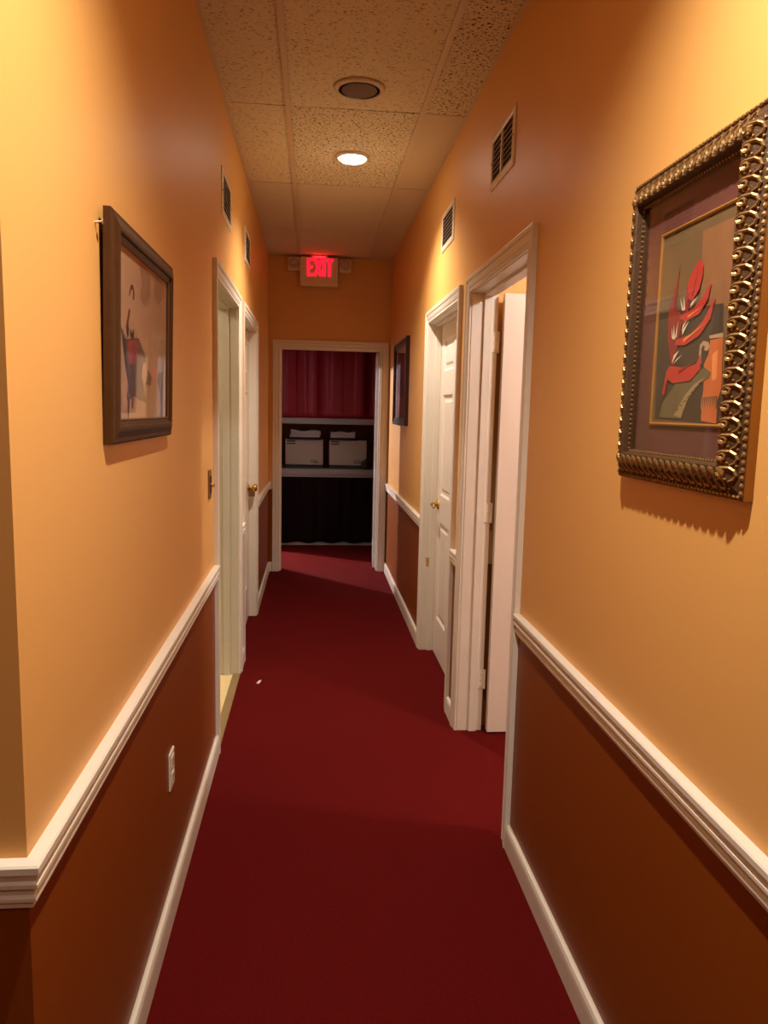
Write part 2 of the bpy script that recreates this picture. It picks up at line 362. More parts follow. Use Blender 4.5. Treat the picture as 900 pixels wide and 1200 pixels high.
# door_4: right, farther, closed with a brass lever
d = empty('door_4', (XR, (R2[0]+R2[1])/2, 0), 'closed white six-panel door on the right with a brass lever handle', 'door', kind='structure')
casing(d, R2, f_right); jamb(d, R2, wr, stop=.038)
lf = panel_leaf('leaf', d, R2[1]-R2[0]-.006, 2.018); lf.location = Vector((XR+.075, R2[1]-.003, .008))-d.location; lf.rotation_euler = (0, 0, -PI/2)
lever(d, Matrix.Translation(Vector((XR+.075, R2[1]-.07, .945))-d.location) @ Matrix.Rotation(-PI/2, 4, 'Y') @ Matrix.Rotation(PI/2, 4, 'Z') @ Matrix.Rotation(PI, 4, 'Z') @ Matrix.Rotation(0, 4, 'Z'), length=.10)
m = P_(d); m.box(XR+.02, XR+.036, R2[1]-.0022, R2[1]+.001, .55, .60); m.build('strike_plate', BRASS, d)
# door_5: the closet doorway at the end, its leaf folded back inside
d = empty('door_5', ((E1[0]+E1[1])/2, YE, 0), 'white framed closet doorway at the far end of the corridor', 'doorway', kind='structure')
casing(d, E1, f_end); jamb(d, E1, we, stop=.03)
lf = panel_leaf('leaf', d, .905, 2.035, mt=TRIMG); lf.location = Vector((E1[1]+.004, YE+WT+.012, .008))-d.location; lf.rotation_euler = (0, 0, math.radians(86))
for z in (.25, 1.05, 1.93): hinge(d, E1[1]-.001, YE+WT+.006, z, 'y', s=1)
# ================================================================ THINGS
def dup(o, loc, rz=None, label=None):
    c = o.copy(); C.objects.link(c); c.location = loc
    if rz is not None: c.rotation_euler = (0, 0, rz)
    if label: c['label'] = label
    for ch in [x for x in bpy.data.objects if x.parent == o]:
        k = ch.copy(); C.objects.link(k); k.parent = c
        for g in [x for x in bpy.data.objects if x.parent == ch]:
            q = g.copy(); C.objects.link(q); q.parent = k
    return c
# ---- wall vents: face towards local -y, flange .35 x .20
def make_vent(name, label, cols):
    r = empty(name, (0, 0, 0), label, 'air vent', 'white wall vents under the ceiling')
    W, H = .352, .203; m = MB()
    def fr(u, h): return [(u, h)]
    m.sweep([(-W/2, -H/2), (-W/2, H/2), (W/2, H/2), (W/2, -H/2)], [(0, 0), (0, .003), (.004, .006), (.020, .009), (.026, .007), (.026, 0)], closed=True, n3=lambda a, b, h: (a, -h, b))
    m.build('frame', VENTM, r)
    m = MB(); m.box(-W/2+.02, W/2-.02, -.0012, -.0002, -H/2+.02, H/2-.02); m.build('backing', VENTD, r)
    i0, i1 = -W/2+.026, W/2-.026
    if cols == 2:
        m = MB(); m.box(-.006, .006, -.010, -.001, -H/2+.024, H/2-.024, 0, .001); m.build('mullion', VENTM, r)
        spans = [(i0, -.006), (.006, i1)]
    else: spans = [(i0, i1)]
    N = 8; zz = [-H/2+.030+k*(H-.060)/(N-1) for k in range(N)]
    for a, b in spans:
        for z in zz:
            m = MB(); m.add([(a, -.0015, z+.0055), (b, -.0015, z+.0055), (b, -.0085, z-.0035), (a, -.0085, z-.0035), (a, -.0025, z+.0065), (b, -.0025, z+.0065), (b, -.0095, z-.0025), (a, -.0095, z-.0025)],
                            [(0,1,2,3),(4,5,6,7),(0,1,5,4),(2,3,7,6),(0,3,7,4),(1,2,6,5)]); m.build('louver', VENTM, r)
    m = MB()
    for s in (-1, 1):
        m = MB(); m.ball((s*(W/2-.010), -.008, 0), (.004, .002, .004)); m.build('screw', BRZ, r)
    return r
v = make_vent('wall_vent', 'white two-column louvred vent on the right wall, above the nearest open door', 2); v.location = (XR, 2.91, 2.475); v.rotation_euler = (0, 0, -PI/2)
v1 = make_vent('wall_vent', 'white louvred vent on the right wall, above the closed door with brass lever', 1); v1.location = (XR, 4.065, 2.468); v1.rotation_euler = (0, 0, -PI/2)
dup(v1, (XL, 3.67, 2.445), PI/2, 'white louvred vent on the left wall, above the open tiled-room doorway')
dup(v1, (XL, 4.79, 2.457), PI/2, 'white louvred vent on the left wall, the one nearer the closet')
# ---- recessed ceiling lamps
LENSM = emis('lit_lamp_lens', (1.0, .88, .70), LENS_E)
def make_lamp(name, loc, label, watts):
    r = empty(name, loc, label, 'ceiling lamp', 'recessed ceiling lamps')
    m = MB(); m.lathe([(.070, -.002), (.072, -.012), (.080, -.012), (.088, -.006), (.090, 0.003), (.070, .003), (.070, -.002)], 40); m.build('trim_ring', PLAS, r, True)
    m = MB(); m.lathe([(.0705, -.001), (.0705, -.012), (.066, -.019), (.045, -.024), (0, -.026)], 40); m.build('lens', LENSM, r, True)
    L = bpy.data.lights.new('lamp_beam', 'SPOT'); L.energy = watts; L.color = WARM; L.spot_size = math.radians(CUT); L.spot_blend = 1.0; L.shadow_soft_size = .022
    o = bpy.data.objects.new('lamp_beam', L); C.objects.link(o); o.parent = r; o.location = (0, 0, -.045)
    return r
make_lamp('ceiling_lamp', (.195, 4.27, ZC), 'lit round lamp in the pitted ceiling tile before the exit sign', FAR_W)
make_lamp('ceiling_lamp', (.17, .95, ZC), 'lit round lamp overhead near the viewer', NEAR_W)
make_lamp('ceiling_lamp', (-.85, -.9, ZC), 'added unseen fill lamp in the lobby ceiling behind the viewer', 20)  # fill lamp added out of view to lift the near corner and right wall
# ---- ceiling speaker
r = empty('ceiling_speaker', (.18, 3.40, ZC), 'round tan ceiling speaker with dark grille in the tile before the lamp', 'speaker')
m = MB(); m.lathe([(.088, -.010), (.092, -.012), (.104, -.006), (.110, 0.002), (.086, .002), (.088, -.010)], 48); m.build('rim', GRID, r, True)
m = MB(); m.lathe([(0, -.0125), (.04, -.0118), (.075, -.0100), (.0885, -.0085), (.0885, .001)], 48); m.build('grille', mat('speaker_grille_brown', srgb(112, 90, 68), .55), r, True)
# ---- exit sign with its two lamp heads
r = empty('exit_sign', (.037, 6.93, ZC), 'lit red EXIT sign hanging from the ceiling before the end wall', 'exit sign')
m = P_(r); m.box(-.130, .206, 6.905, 6.960, 2.592, 2.838, 0, .006); m.build('housing', SIGN, r)
m = P_(r); m.box(-.035, .115, 6.905, 6.96, 2.838, ZC-.001, 0, .004); m.build('canopy', SIGN, r)
RED = emis('red_lit_letters', (1.0, .004, .022), 1.25)
LZ0, LZ1, LY0, LY1 = 2.676, 2.826, 6.901, 6.9055
t = .019
def bar(m, xa, za, xb, zb, tw=t):
    dx, dz = xb-xa, zb-za; L = math.hypot(dx, dz); nx, nz = -dz/L*tw/2, dx/L*tw/2
    pts = [(xa+nx, za+nz), (xb+nx, zb+nz), (xb-nx, zb-nz), (xa-nx, za-nz)]
    m.add([(x, y, z) for y in (LY0, LY1) for x, z in pts], [(0,1,2,3),(4,5,6,7),(0,1,5,4),(1,2,6,5),(2,3,7,6),(3,0,4,7)])
def letter(fn):
    m = P_(r); fn(m); o = m.build('letter', RED, r); return o
def E_(m):
    x0, x1 = -.066, -.014; bar(m, x0+t/2, LZ0, x0+t/2, LZ1)
    for z in (LZ0+t/2, (LZ0+LZ1)/2, LZ1-t/2): bar(m, x0+t, z, x1-(.006 if z == (LZ0+LZ1)/2 else 0), z)
def X_(m): bar(m, .000, LZ0, .058, LZ1, .021); bar(m, .058, LZ0, .000, LZ1, .0209)
def I_(m): bar(m, .081, LZ0, .081, LZ1, .022)
def T_(m): bar(m, .130, LZ0, .130, LZ1-t, .022); bar(m, .099, LZ1-t/2, .161, LZ1-t/2)
for fn in (E_, X_, I_, T_): letter(fn)
m = P_(r); m.box(-.01, .09, 6.903, 6.95, 2.8375, 2.8392); m.build('top_glow_slot', emis('red_slot_light', (1.0, .004, .022), 6), r)
for cx in (-.186, .268):
    m = P_(r); m.box(cx-.055, cx+.055, 6.925, 6.985, 2.722, 2.836, 0, .012); h = m.build('lamp_head', SIGN, r)
    m = P_(r); m.T = m.T @ Matrix.Translation((cx, 6.925, 2.779)) @ Matrix.Rotation(PI/2, 4, 'X')
    m.lathe([(0, .004), (.012, .006), (.030, .010), (.044, .006), (.046, -.002)], 20); m.build('lens', LENSP, h, True)
    m = P_(r); m.tube([(cx-.035, 6.914, 2.757), (cx-.018, 6.911, 2.766), (cx-.012, 6.911, 2.786), (cx, 6.911, 2.776), (cx+.012, 6.911, 2.786), (cx+.018, 6.911, 2.766), (cx+.035, 6.914, 2.757)], .004, 6); m.build('reflector', CHROME, h, True)
# ---- switch and outlet
r = empty('light_switch', (XL, 3.04, 1.20), 'brass-coloured light switch on the left wall beside the open doorway', 'light switch')
m = P_(r); m.box(XL, XL+.006, 3.005, 3.075, 1.142, 1.258, 0, .003); m.build('plate', BRZ, r)
m = P_(r); m.box(XL+.006, XL+.009, 3.022, 3.058, 1.166, 1.234, 0, .001); m.build('dark_insert', mat('switch_insert_dark', srgb(70, 42, 20), .5), r)
m = P_(r); m.box(XL+.006, XL+.022, 3.034, 3.046, 1.188, 1.203, 0, .003); m.build('toggle', BRASS, r)
r = empty('wall_outlet', (XL, 2.16, .44), 'white double power outlet low on the left rust-painted wall', 'outlet')
m = P_(r); m.box(XL, XL+.006, 2.125, 2.195, .383, .497, 0, .003); m.build('plate', PLAS, r)
for z in (.465, .415):
    m = P_(r); m.box(XL+.006, XL+.0085, 2.143, 2.177, z-.017, z+.017, 0, .004); s_ = m.build('socket', PLAS, r)
    m = P_(r); m.box(XL+.0083, XL+.0089, 2.151, 2.154, z-.004, z+.009); m.box(XL+.0083, XL+.0089, 2.165, 2.168, z-.004, z+.009); m.ball((XL+.0084, 2.160, z-.010), (.001, .003, .003)); m.build('slots', DARK, s_)
# ---- pictures. art polygons are (y, z) on the wall
R_ART={'bgdark': [(1.486,1.707),(1.243,1.694),(1.216,1.491),(1.472,1.499)],
 'bgtan': [(1.332,1.83),(1.231,1.83),(1.218,1.686),(1.32,1.697)],
 'flame': [(1.372,1.724),(1.367,1.749),(1.351,1.767),(1.329,1.782),(1.317,1.771),(1.316,1.753),(1.325,1.729),(1.348,1.711)],
 'b2': [(1.405,1.788),(1.409,1.746),(1.415,1.712),(1.42,1.676),(1.419,1.631),(1.437,1.66),(1.44,1.697),(1.431,1.721),(1.416,1.752)],
 'b3': [(1.361,1.765),(1.369,1.732),(1.383,1.69),(1.388,1.673),(1.366,1.671),(1.361,1.696),(1.353,1.725)],
 'b4': [(1.285,1.737),(1.291,1.708),(1.318,1.686),(1.37,1.678),(1.395,1.687),(1.34,1.698),(1.306,1.716)],
 'b5': [(1.267,1.71),(1.279,1.673),(1.312,1.648),(1.363,1.635),(1.401,1.638),(1.4,1.647),(1.344,1.653),(1.303,1.672)],
 'b6': [(1.418,1.601),(1.357,1.593),(1.317,1.598),(1.303,1.616),(1.301,1.588),(1.335,1.569),(1.403,1.567),(1.424,1.575),(1.434,1.544),(1.443,1.549),(1.431,1.59)],
 'b7': [(1.438,1.715),(1.42,1.712),(1.381,1.69),(1.39,1.655),(1.399,1.62),(1.416,1.603),(1.436,1.651)],
 's1': [(1.393,1.724),(1.376,1.698),(1.383,1.7)],
 's2': [(1.38,1.725),(1.37,1.699),(1.377,1.7)],
 's3': [(1.326,1.718),(1.347,1.703),(1.35,1.707)],
 's4': [(1.34,1.715),(1.353,1.701),(1.352,1.707)],
 's5': [(1.412,1.678),(1.402,1.648),(1.41,1.651)],
 's6': [(1.396,1.683),(1.397,1.652),(1.403,1.652)],
 's7': [(1.419,1.672),(1.408,1.648),(1.416,1.653)],
 's8': [(1.352,1.678),(1.375,1.654),(1.376,1.663)],
 's9': [(1.361,1.68),(1.379,1.661),(1.375,1.672)],
 's10': [(1.383,1.627),(1.409,1.603),(1.403,1.619)],
 's11': [(1.37,1.618),(1.401,1.603),(1.392,1.611)],
 'leaf': [(1.44,1.53),(1.386,1.57),(1.333,1.583),(1.287,1.59),(1.267,1.581),(1.27,1.572),(1.308,1.561),(1.34,1.54),(1.361,1.5),(1.451,1.502)],
 'rib': [(1.391,1.506),(1.349,1.545),(1.319,1.563),(1.284,1.573),(1.317,1.553),(1.341,1.534),(1.361,1.502)],
 'curl': [(1.311,1.614),(1.31,1.631),(1.298,1.637),(1.281,1.633),(1.275,1.625),(1.283,1.618),(1.294,1.62),(1.292,1.627),(1.299,1.629),(1.304,1.622),(1.3,1.597),(1.307,1.597)],
 'vase': [(1.292,1.596),(1.279,1.612),(1.277,1.636),(1.236,1.637),(1.228,1.552),(1.237,1.532),(1.236,1.493),(1.287,1.497),(1.29,1.529),(1.287,1.554)],
 'rim': [(1.281,1.644),(1.236,1.645),(1.235,1.637),(1.279,1.639)],
 'band': [(1.293,1.538),(1.238,1.54),(1.235,1.518),(1.29,1.52)],
 'glow': [(1.266,1.611),(1.248,1.618),(1.246,1.569),(1.261,1.566)]}
L_ART={'head': [(1.691,1.741),(1.702,1.756),(1.723,1.761),(1.737,1.751),(1.736,1.731),(1.723,1.73),(1.725,1.749),(1.712,1.752),(1.698,1.736),(1.69,1.73)],
 'neck': [(1.688,1.706),(1.7,1.705),(1.685,1.677),(1.687,1.649),(1.674,1.643),(1.664,1.67)],
 'cloud': [(1.783,1.817),(1.842,1.833),(1.901,1.802),(1.903,1.76),(1.826,1.734),(1.787,1.744),(1.813,1.778)],
 'cloud2': [(1.955,1.822),(2.055,1.816),(2.067,1.784),(1.991,1.751),(1.938,1.776)],
 'robe': [(1.621,1.661),(1.666,1.64),(1.78,1.653),(1.848,1.617),(1.858,1.592),(1.825,1.553),(1.863,1.509),(1.779,1.516),(1.73,1.523),(1.691,1.512),(1.67,1.514),(1.684,1.548),(1.657,1.585)],
 'red': [(1.674,1.638),(1.768,1.649),(1.765,1.612),(1.73,1.589),(1.677,1.591)],
 'sleeve': [(1.79,1.639),(1.83,1.616),(1.845,1.586),(1.883,1.585),(1.921,1.57),(1.906,1.551),(1.854,1.552),(1.813,1.584)],
 'fan': [(1.814,1.594),(1.834,1.602),(1.858,1.597),(1.867,1.576),(1.85,1.555),(1.825,1.553),(1.807,1.568)],
 'sash': [(1.681,1.515),(1.695,1.512),(1.687,1.473),(1.677,1.472)],
 'foot': [(1.717,1.52),(1.739,1.518),(1.728,1.498),(1.715,1.493)],
 'tuft': [(1.696,1.667),(1.712,1.656),(1.73,1.67),(1.733,1.648),(1.703,1.648)],
 'right': [(2.06,1.617),(2.061,1.472),(2.042,1.472),(2.023,1.537),(1.984,1.564),(1.998,1.585),(2.052,1.591)],
 'blush': [(1.87,1.587),(1.992,1.593),(2.004,1.559),(1.907,1.562)]}

def flat(m, poly, x, mi):
    m.add([(x, a, b) for a, b in poly], [tuple(range(len(poly)))], mi)
def rect(m, y0, y1, z0, z1, x, mi): flat(m, [(y0, z0), (y1, z0), (y1, z1), (y0, z1)], x, mi)
def picture_parts(r, y0, y1, z0, z1, prof, wallx, sx, mt):
    """frame swept round outer rectangle; prof = (inset from outer edge, protrusion)"""
    m = P_(r)
    m.sweep([(y0, z0), (y0, z1), (y1, z1), (y1, z0)], [(u, h) for u, h in prof], closed=True, n3=lambda a, b, h: (wallx+sx*h, a, b))
    return m.build('frame', mt, r)
# right: flower picture in an ornate gilt frame
RY0, RY1, RZ0, RZ1 = 1.128, 1.622, 1.372, 1.984
r = empty('framed_picture', (XR, 1.375, RZ0), 'ornate gilt framed picture of a red tropical flower on the right wall', 'framed picture')
GS = mat('gilt_side', srgb(160, 112, 52), .4, .6, var=.1)
m = P_(r)
prof = [(0, 0), (0, .016), (.006, .019), (.010, .017), (.014, .020), (.030, .031), (.046, .037), (.052, .037), (.055, .033), (.057, .022), (.062, .021), (.062, .010), (.062, 0)]
m.sweep([(RY0, RZ0), (RY0, RZ1), (RY1, RZ1), (RY1, RZ0)], prof, closed=True, n3=lambda a, b, h: (XR-h, a, b))
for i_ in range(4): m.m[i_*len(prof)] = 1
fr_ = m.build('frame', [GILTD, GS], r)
def along(fn, inset, y0, y1, z0, z1, pitch):
    """walk round a rectangle inset from the outer edge; fn(origin(y,z), dir_along, dir_in)"""
    a0, a1, b0, b1 = y0+inset, y1-inset, z0+inset, z1-inset
    for p, q, din in (((a0, b0), (a0, b1), (1, 0)), ((a0, b1), (a1, b1), (0, -1)), ((a1, b1), (a1, b0), (-1, 0)), ((a1, b0), (a0, b0), (0, 1))):
        L = math.hypot(q[0]-p[0], q[1]-p[1]); n = max(1, round(L/pitch)); d = ((q[0]-p[0])/L, (q[1]-p[1])/L)
        for k in range(n): s = (k+.5)*L/n; fn((p[0]+d[0]*s, p[1]+d[1]*s), d, din, L/n)
def hat(u):
    for (u0, h0), (u1, h1) in zip(prof, prof[1:]):
        if u0 <= u <= u1 and u1 > u0: return h0+(h1-h0)*(u-u0)/(u1-u0)
    return .03
m = P_(r)
def scroll(o, d, din, step):
    k = step/.030
    curve = []
    for i in range(13):          # spiral then an S tail
        t_ = i/12*1.55*2*PI; rad = .0035+.0050*(1-i/12)
        curve.append((rad*math.cos(t_)*k, .010+rad*math.sin(t_)))
    curve = [(-.016*k, -.004), (-.012*k, -.011), (-.004*k, -.014), (.004*k, -.011), (.009*k, -.004), (.0085*k, .004)]+curve
    pts = []
    for al, inn in curve:
        u = .030+inn; h = hat(min(.052, max(.008, u)))+.0012
        y = o[0]+d[0]*al+din[0]*inn; z = o[1]+d[1]*al+din[1]*inn; pts.append((XR-h, y, z))
    m.tube(pts, [.0014]+[.0031]*(len(pts)-2)+[.0020], 5)
    for al, inn, rr in ((.013*k, -.013, .0030), (-.011*k, .010, .0030), (.002*k, -.019, .0024), (-.006*k, .019, .0026), (-.012*k, .001, .0026)):
        u = .030+inn; h = hat(min(.052, max(.008, u))); m.ball((XR-h, o[0]+d[0]*al+din[0]*inn, o[1]+d[1]*al+din[1]*inn), rr, 0, 6, 4)
along(scroll, .030, RY0, RY1, RZ0, RZ1, .0262)
tag(m.build('scrollwork', GILT, fr_), 'raised gilt scrollwork')
m = P_(r)
along(lambda o, d, din, st: m.ball((XR-.018, o[0], o[1]), (.0045, abs(d[0])*.0055+.004*abs(d[1]), abs(d[1])*.0055+.004*abs(d[0])), 0, 6, 4), .005, RY0, RY1, RZ0, RZ1, .0125)
tag(m.build('outer_beading', GILT, fr_), 'outer gilt bead edging'); m = P_(r)
along(lambda o, d, din, st: m.ball((XR-.0215, o[0], o[1]), .003, 0, 6, 4), .0585, RY0, RY1, RZ0, RZ1, .010)
tag(m.build('inner_beading', GILT, fr_), 'inner gilt bead edging')
AC = dict(mat_=srgb(98, 52, 44), olive=srgb(108, 86, 54), dark=srgb(62, 50, 38), tan=srgb(142, 98, 60), red=srgb(186, 46, 40), red2=srgb(142, 34, 31), white=srgb(232, 216, 190),
          leaf=srgb(104, 92, 62), rib=srgb(154, 132, 90), vase=srgb(196, 104, 52), vase2=srgb(226, 142, 78), rim=srgb(180, 146, 112), gold=srgb(176, 134, 66), brown=srgb(120, 70, 42))
keys = list(AC); ams = [mat('art_'+k, AC[k], .75, var=.14, scale=30) for k in keys]; K = {k: i for i, k in enumerate(keys)}
m = P_(r); IX = XR-.011
m.box(IX, XR-.002, RY0+.055, RY1-.055, RZ0+.055, RZ1-.055, K['mat_']); m.build('mat_board', ams, r)
WY0, WY1, WZ0, WZ1 = 1.222, 1.484, 1.492, 1.852
m = P_(r); m.sweep([(WY0-.006, WZ0-.006), (WY0-.006, WZ1+.006), (WY1+.006, WZ1+.006), (WY1+.006, WZ0-.006)], [(0, 0), (0, .003), (.003, .0045), (.006, .003), (.006, 0)], closed=True, n3=lambda a, b, h: (IX-h, a, b)); m.build('gold_fillet', mat('gold_fillet', srgb(190, 140, 66), .4, .5), r)
m = P_(r)
def L_(k): return IX-.0004-.00022*k
def clampP(poly): return [(min(WY1, max(WY0, a)), min(WZ1, max(WZ0, b))) for a, b in poly]
rect(m, WY0, WY1, WZ0, WZ1, L_(0), K['olive'])
flat(m, clampP(R_ART['bgtan']), L_(1), K['tan']); flat(m, clampP(R_ART['bgdark']), L_(2), K['dark'])
flat(m, clampP(R_ART['vase']), L_(3), K['vase']); flat(m, R_ART['glow'], L_(4), K['vase2']); flat(m, clampP(R_ART['rim']), L_(4), K['rim']); flat(m, clampP(R_ART['band']), L_(4), K['brown'])
for i in range(8):
    y = 1.242+i*.0065; flat(m, [(y, 1.518), (y+.003, 1.518), (y+.0015, 1.543)], L_(5), K['vase2'])
flat(m, clampP(R_ART['leaf']), L_(5), K['leaf']); flat(m, clampP(R_ART['rib']), L_(6), K['rib'])
for i in range(7):
    t_ = i/7; y = 1.385-t_*.09; z = 1.515+t_*.055; flat(m, [(y, z), (y-.012, z+.001), (y-.013, z+.004)], L_(7), K['dark'])
flat(m, R_ART['curl'], L_(6), K['rim'])
for i, k in enumerate(('b7', 'b2', 'b3', 'b6', 'b5', 'b4', 'flame')): flat(m, R_ART[k], L_(7+i), K['red2' if k in ('b7', 'b3', 'b2') else 'red'])
for a in ([(1.405,1.745),(1.402,1.66),(1.408,1.66)], [(1.372,1.75),(1.36,1.715),(1.366,1.712)], [(1.42,1.69),(1.40,1.60),(1.407,1.60)], [(1.33,1.775),(1.345,1.72),(1.35,1.722)], [(1.30,1.70),(1.36,1.683),(1.36,1.687)], [(1.29,1.668),(1.37,1.640),(1.37,1.646)], [(1.31,1.606),(1.38,1.585),(1.38,1.59)]):
    flat(m, a, L_(14), K['vase2' if a[0][0] < 1.31 else 'red2'])
for i in range(1, 12): flat(m, R_ART['s%d' % i], L_(15), K['white'])
m.build('painting', ams, r)
m = P_(r); m.box(XR-.0205, XR-.0175, RY0+.058, RY1-.058, RZ0+.058, RZ1-.058); m.build('glass', GLASS, r)
# left: figure picture in a plain brown frame, hung from a nail, tipped a little forward
PY0, PY1, PZ0, PZ1 = 1.528, 2.150, 1.424, 1.874
r = empty('framed_picture', (XL, 1.835, PZ0), 'brown wood framed picture of a robed figure with fan on the left wall', 'framed picture')
r.rotation_euler = (0, math.radians(1.3), 0)
pw = XL+.001
fr_ = picture_parts(r, PY0, PY1, PZ0, PZ1, [(0, 0), (0, .014), (.004, .018), (.012, .019), (.026, .024), (.034, .025), (.037, .023), (.038, .018), (.047, .016), (.049, .012), (.049, 0)], pw, 1, WOODF)
m = P_(r); m.sweep([(PY0+.046, PZ0+.046), (PY0+.046, PZ1-.046), (PY1-.046, PZ1-.046), (PY1-.046, PZ0+.046)], [(0, .015), (.002, .018), (.005, .015)], closed=True, n3=lambda a, b, h: (pw+h, a, b)); m.build('inner_lip', mat('bronze_lip', srgb(120, 84, 44), .4, .6), fr_)
AC2 = dict(ground=srgb(184, 146, 116), cloud=srgb(160, 120, 92), robe=srgb(92, 74, 64), red=srgb(150, 66, 60), line=srgb(84, 50, 36), fan=srgb(198, 158, 132), grey=srgb(104, 84, 70), blush=srgb(206, 136, 104))
keys2 = list(AC2); ams2 = [mat('art2_'+k, AC2[k], .75, var=.13, scale=26) for k in keys2]; K2 = {k: i for i, k in enumerate(keys2)}
m = P_(r); cx_ = pw+.010
m.box(pw+.002, cx_, PY0+.04, PY1-.04, PZ0+.04, PZ1-.04, 0)
Q = lambda k: cx_+.0004+.0003*k
for k, c_, l_ in (('cloud', 'cloud', 0), ('cloud2', 'cloud', 0), ('blush', 'blush', 0), ('robe', 'robe', 1), ('sleeve', 'grey', 2), ('red', 'red', 3), ('fan', 'fan', 4), ('right', 'grey', 1), ('head', 'line', 1), ('neck', 'line', 2), ('sash', 'line', 2), ('foot', 'red', 1), ('tuft', 'line', 3)):
    flat(m, L_ART[k], Q(l_), K2[c_])
for pts in ([(1.745,1.648),(1.80,1.60),(1.82,1.52),(1.80,1.60)], [(1.70,1.59),(1.705,1.52),(1.71,1.52),(1.712,1.59)], [(1.635,1.66),(1.66,1.59),(1.70,1.53),(1.665,1.60)]): flat(m, pts, Q(5), K2['line'])
for i in range(10):
    a = i/10*2*PI; b = (i+1)/10*2*PI; f_ = lambda t_, R_: (1.845+R_*math.cos(t_), 1.752+R_*.6*math.sin(t_))
    flat(m, [f_(a, .030), f_(b, .030), f_(b, .024), f_(a, .024)], Q(2), K2['cloud'])
m.build('painting', ams2, r)
m = P_(r); m.box(pw+.0140, pw+.0155, PY0+.044, PY1-.044, PZ0+.044, PZ1-.044); m.build('glass', GLASS, r)
m = MB(); m.tube([(XL-.01, 1.512, 1.838), (XL+.014, 1.512, 1.841)], .0022, 8); m.lathe([(0, 0), (.006, 0), (.006, .002), (0, .003)], 12, mat4=Matrix.Translation((XL+.014, 1.512, 1.841)) @ Matrix.Rotation(PI/2, 4, 'Y'))
tag(m.build('nail', CHROME), 'bare metal nail in the wall at the upper left edge of the brown frame', 'nail')
# far right: small dark frame near the closet
FY0, FY1, FZ0, FZ1 = 5.56, 6.42, 1.40, 2.055
r = empty('framed_picture', (XR, 5.99, FZ0), 'dark cherry framed red abstract picture on the far right wall by the closet', 'framed picture')
picture_parts(r, FY0, FY1, FZ0, FZ1, [(0, 0), (0, .022), (.006, .028), (.020, .028), (.026, .020), (.048, .022), (.052, .016), (.056, .012), (.056, 0)], XR, -1, BLKF)
a3 = [mat('art3_maroon', srgb(104, 26, 28), .7, var=.25, scale=9), mat('art3_rose', srgb(160, 84, 72), .7, var=.2, scale=12), mat('art3_dark', srgb(52, 16, 20), .7)]
m = P_(r); m.box(XR-.010, XR-.001, FY0+.05, FY1-.05, FZ0+.05, FZ1-.05, 0)
flat(m, [(5.75, 1.95), (5.82, 1.98), (5.80, 1.80), (5.72, 1.66), (5.70, 1.80)], XR-.0105, 1); flat(m, [(6.0, 1.60), (6.12, 1.66), (6.22, 1.50), (6.10, 1.48)], XR-.0105, 1)
flat(m, [(5.9, 1.98), (6.02, 1.92), (6.06, 1.70), (5.95, 1.55), (5.88, 1.75)], XR-.0106, 2); flat(m, [(6.2, 1.95), (6.28, 1.90), (6.24, 1.70), (6.18, 1.80)], XR-.0105, 2)
m.build('painting', a3, r)
m = P_(r); m.box(XR-.0150, XR-.0130, FY0+.05, FY1-.05, FZ0+.05, FZ1-.05); m.build('glass', GLASS, r)
# ---------------------------------------------------------------- closet
CURT = mat('red_satin', srgb(134, 14, 36), .45, var=.06, spec=.35)
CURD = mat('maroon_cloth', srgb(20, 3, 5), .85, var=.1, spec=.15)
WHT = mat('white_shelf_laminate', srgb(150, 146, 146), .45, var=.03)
def curtain(name, x0, x1, z0, z1, y, folds, amp, mt, seed, hem=0.0, gather=.35):
    rnd = random.Random(seed); n = 150; k = 16; ph = [rnd.uniform(0, 6.28) for _ in range(5)]; vs = []
    for j in range(k+1):
        t_ = j/k; z = z1+(z0-z1)*t_
        for i in range(n+1):
            u = i/n; x = x0+(x1-x0)*u
            w_ = math.sin(folds*2*PI*u+ph[0]+.5*math.sin(3.1*u*PI+ph[1])+.35*t_*math.sin(5*u+ph[4]))
            w_ = (abs(w_)**.7)*(1 if w_ > 0 else -1)
            d_ = amp*(gather+(1-gather)*(1-t_*.5))*(w_*.7+.3*math.sin(folds*4.3*u+ph[2])+.25*math.sin(folds*9*u+ph[3]))
            hz = hem*(.5+.5*math.sin(9*u*PI+ph[2]))*t_ if j == k else 0
            vs.append((x, y-d_-.02*math.sin(t_*PI)*math.sin(2.2*PI*u+ph[3]), z+hz))
    fs = [(j*(n+1)+i, j*(n+1)+i+1, (j+1)*(n+1)+i+1, (j+1)*(n+1)+i) for j in range(k) for i in range(n)]
    o = obj(name, vs, fs, mt, smooth=True); s = o.modifiers.new('thick', 'SOLIDIFY'); s.thickness = .003; s.offset = 0
    return o
CY = 8.33
o = curtain('curtain', AX0+.01, AX1-.06, 1.424, 2.364, CY-.018, 4.6, .040, CURT, 11); tag(o, 'shiny dark red satin curtain hanging above the closet shelf', 'curtain')
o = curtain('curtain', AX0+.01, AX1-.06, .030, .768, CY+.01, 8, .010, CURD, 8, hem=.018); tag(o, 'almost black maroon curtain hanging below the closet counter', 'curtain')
m = MB(); m.tube([(AX0+.001, CY-.012, 2.375), (AX1-.001, CY-.012, 2.375)], .010, 10); tag(m.build('curtain_rod', CHROME), 'metal rod carrying the red satin curtain', 'curtain rod')
m = MB(); m.box(AX0+.001, AX1-.001, CY-.005, AY1-.001, 1.352, 1.418, 0, .004); tag(m.build('wall_shelf', WHT), 'white closet shelf just under the red satin curtain', 'shelf')
m = MB(); m.box(AX0+.001, AX1-.001, CY-.012, AY1-.001, .800, .862, 0, .006); m.box(AX0+.001, AX1-.001, CY+.002, CY+.014, .772, .800); tag(m.build('counter', WHT), 'white closet counter carrying the two small cabinets', 'counter')
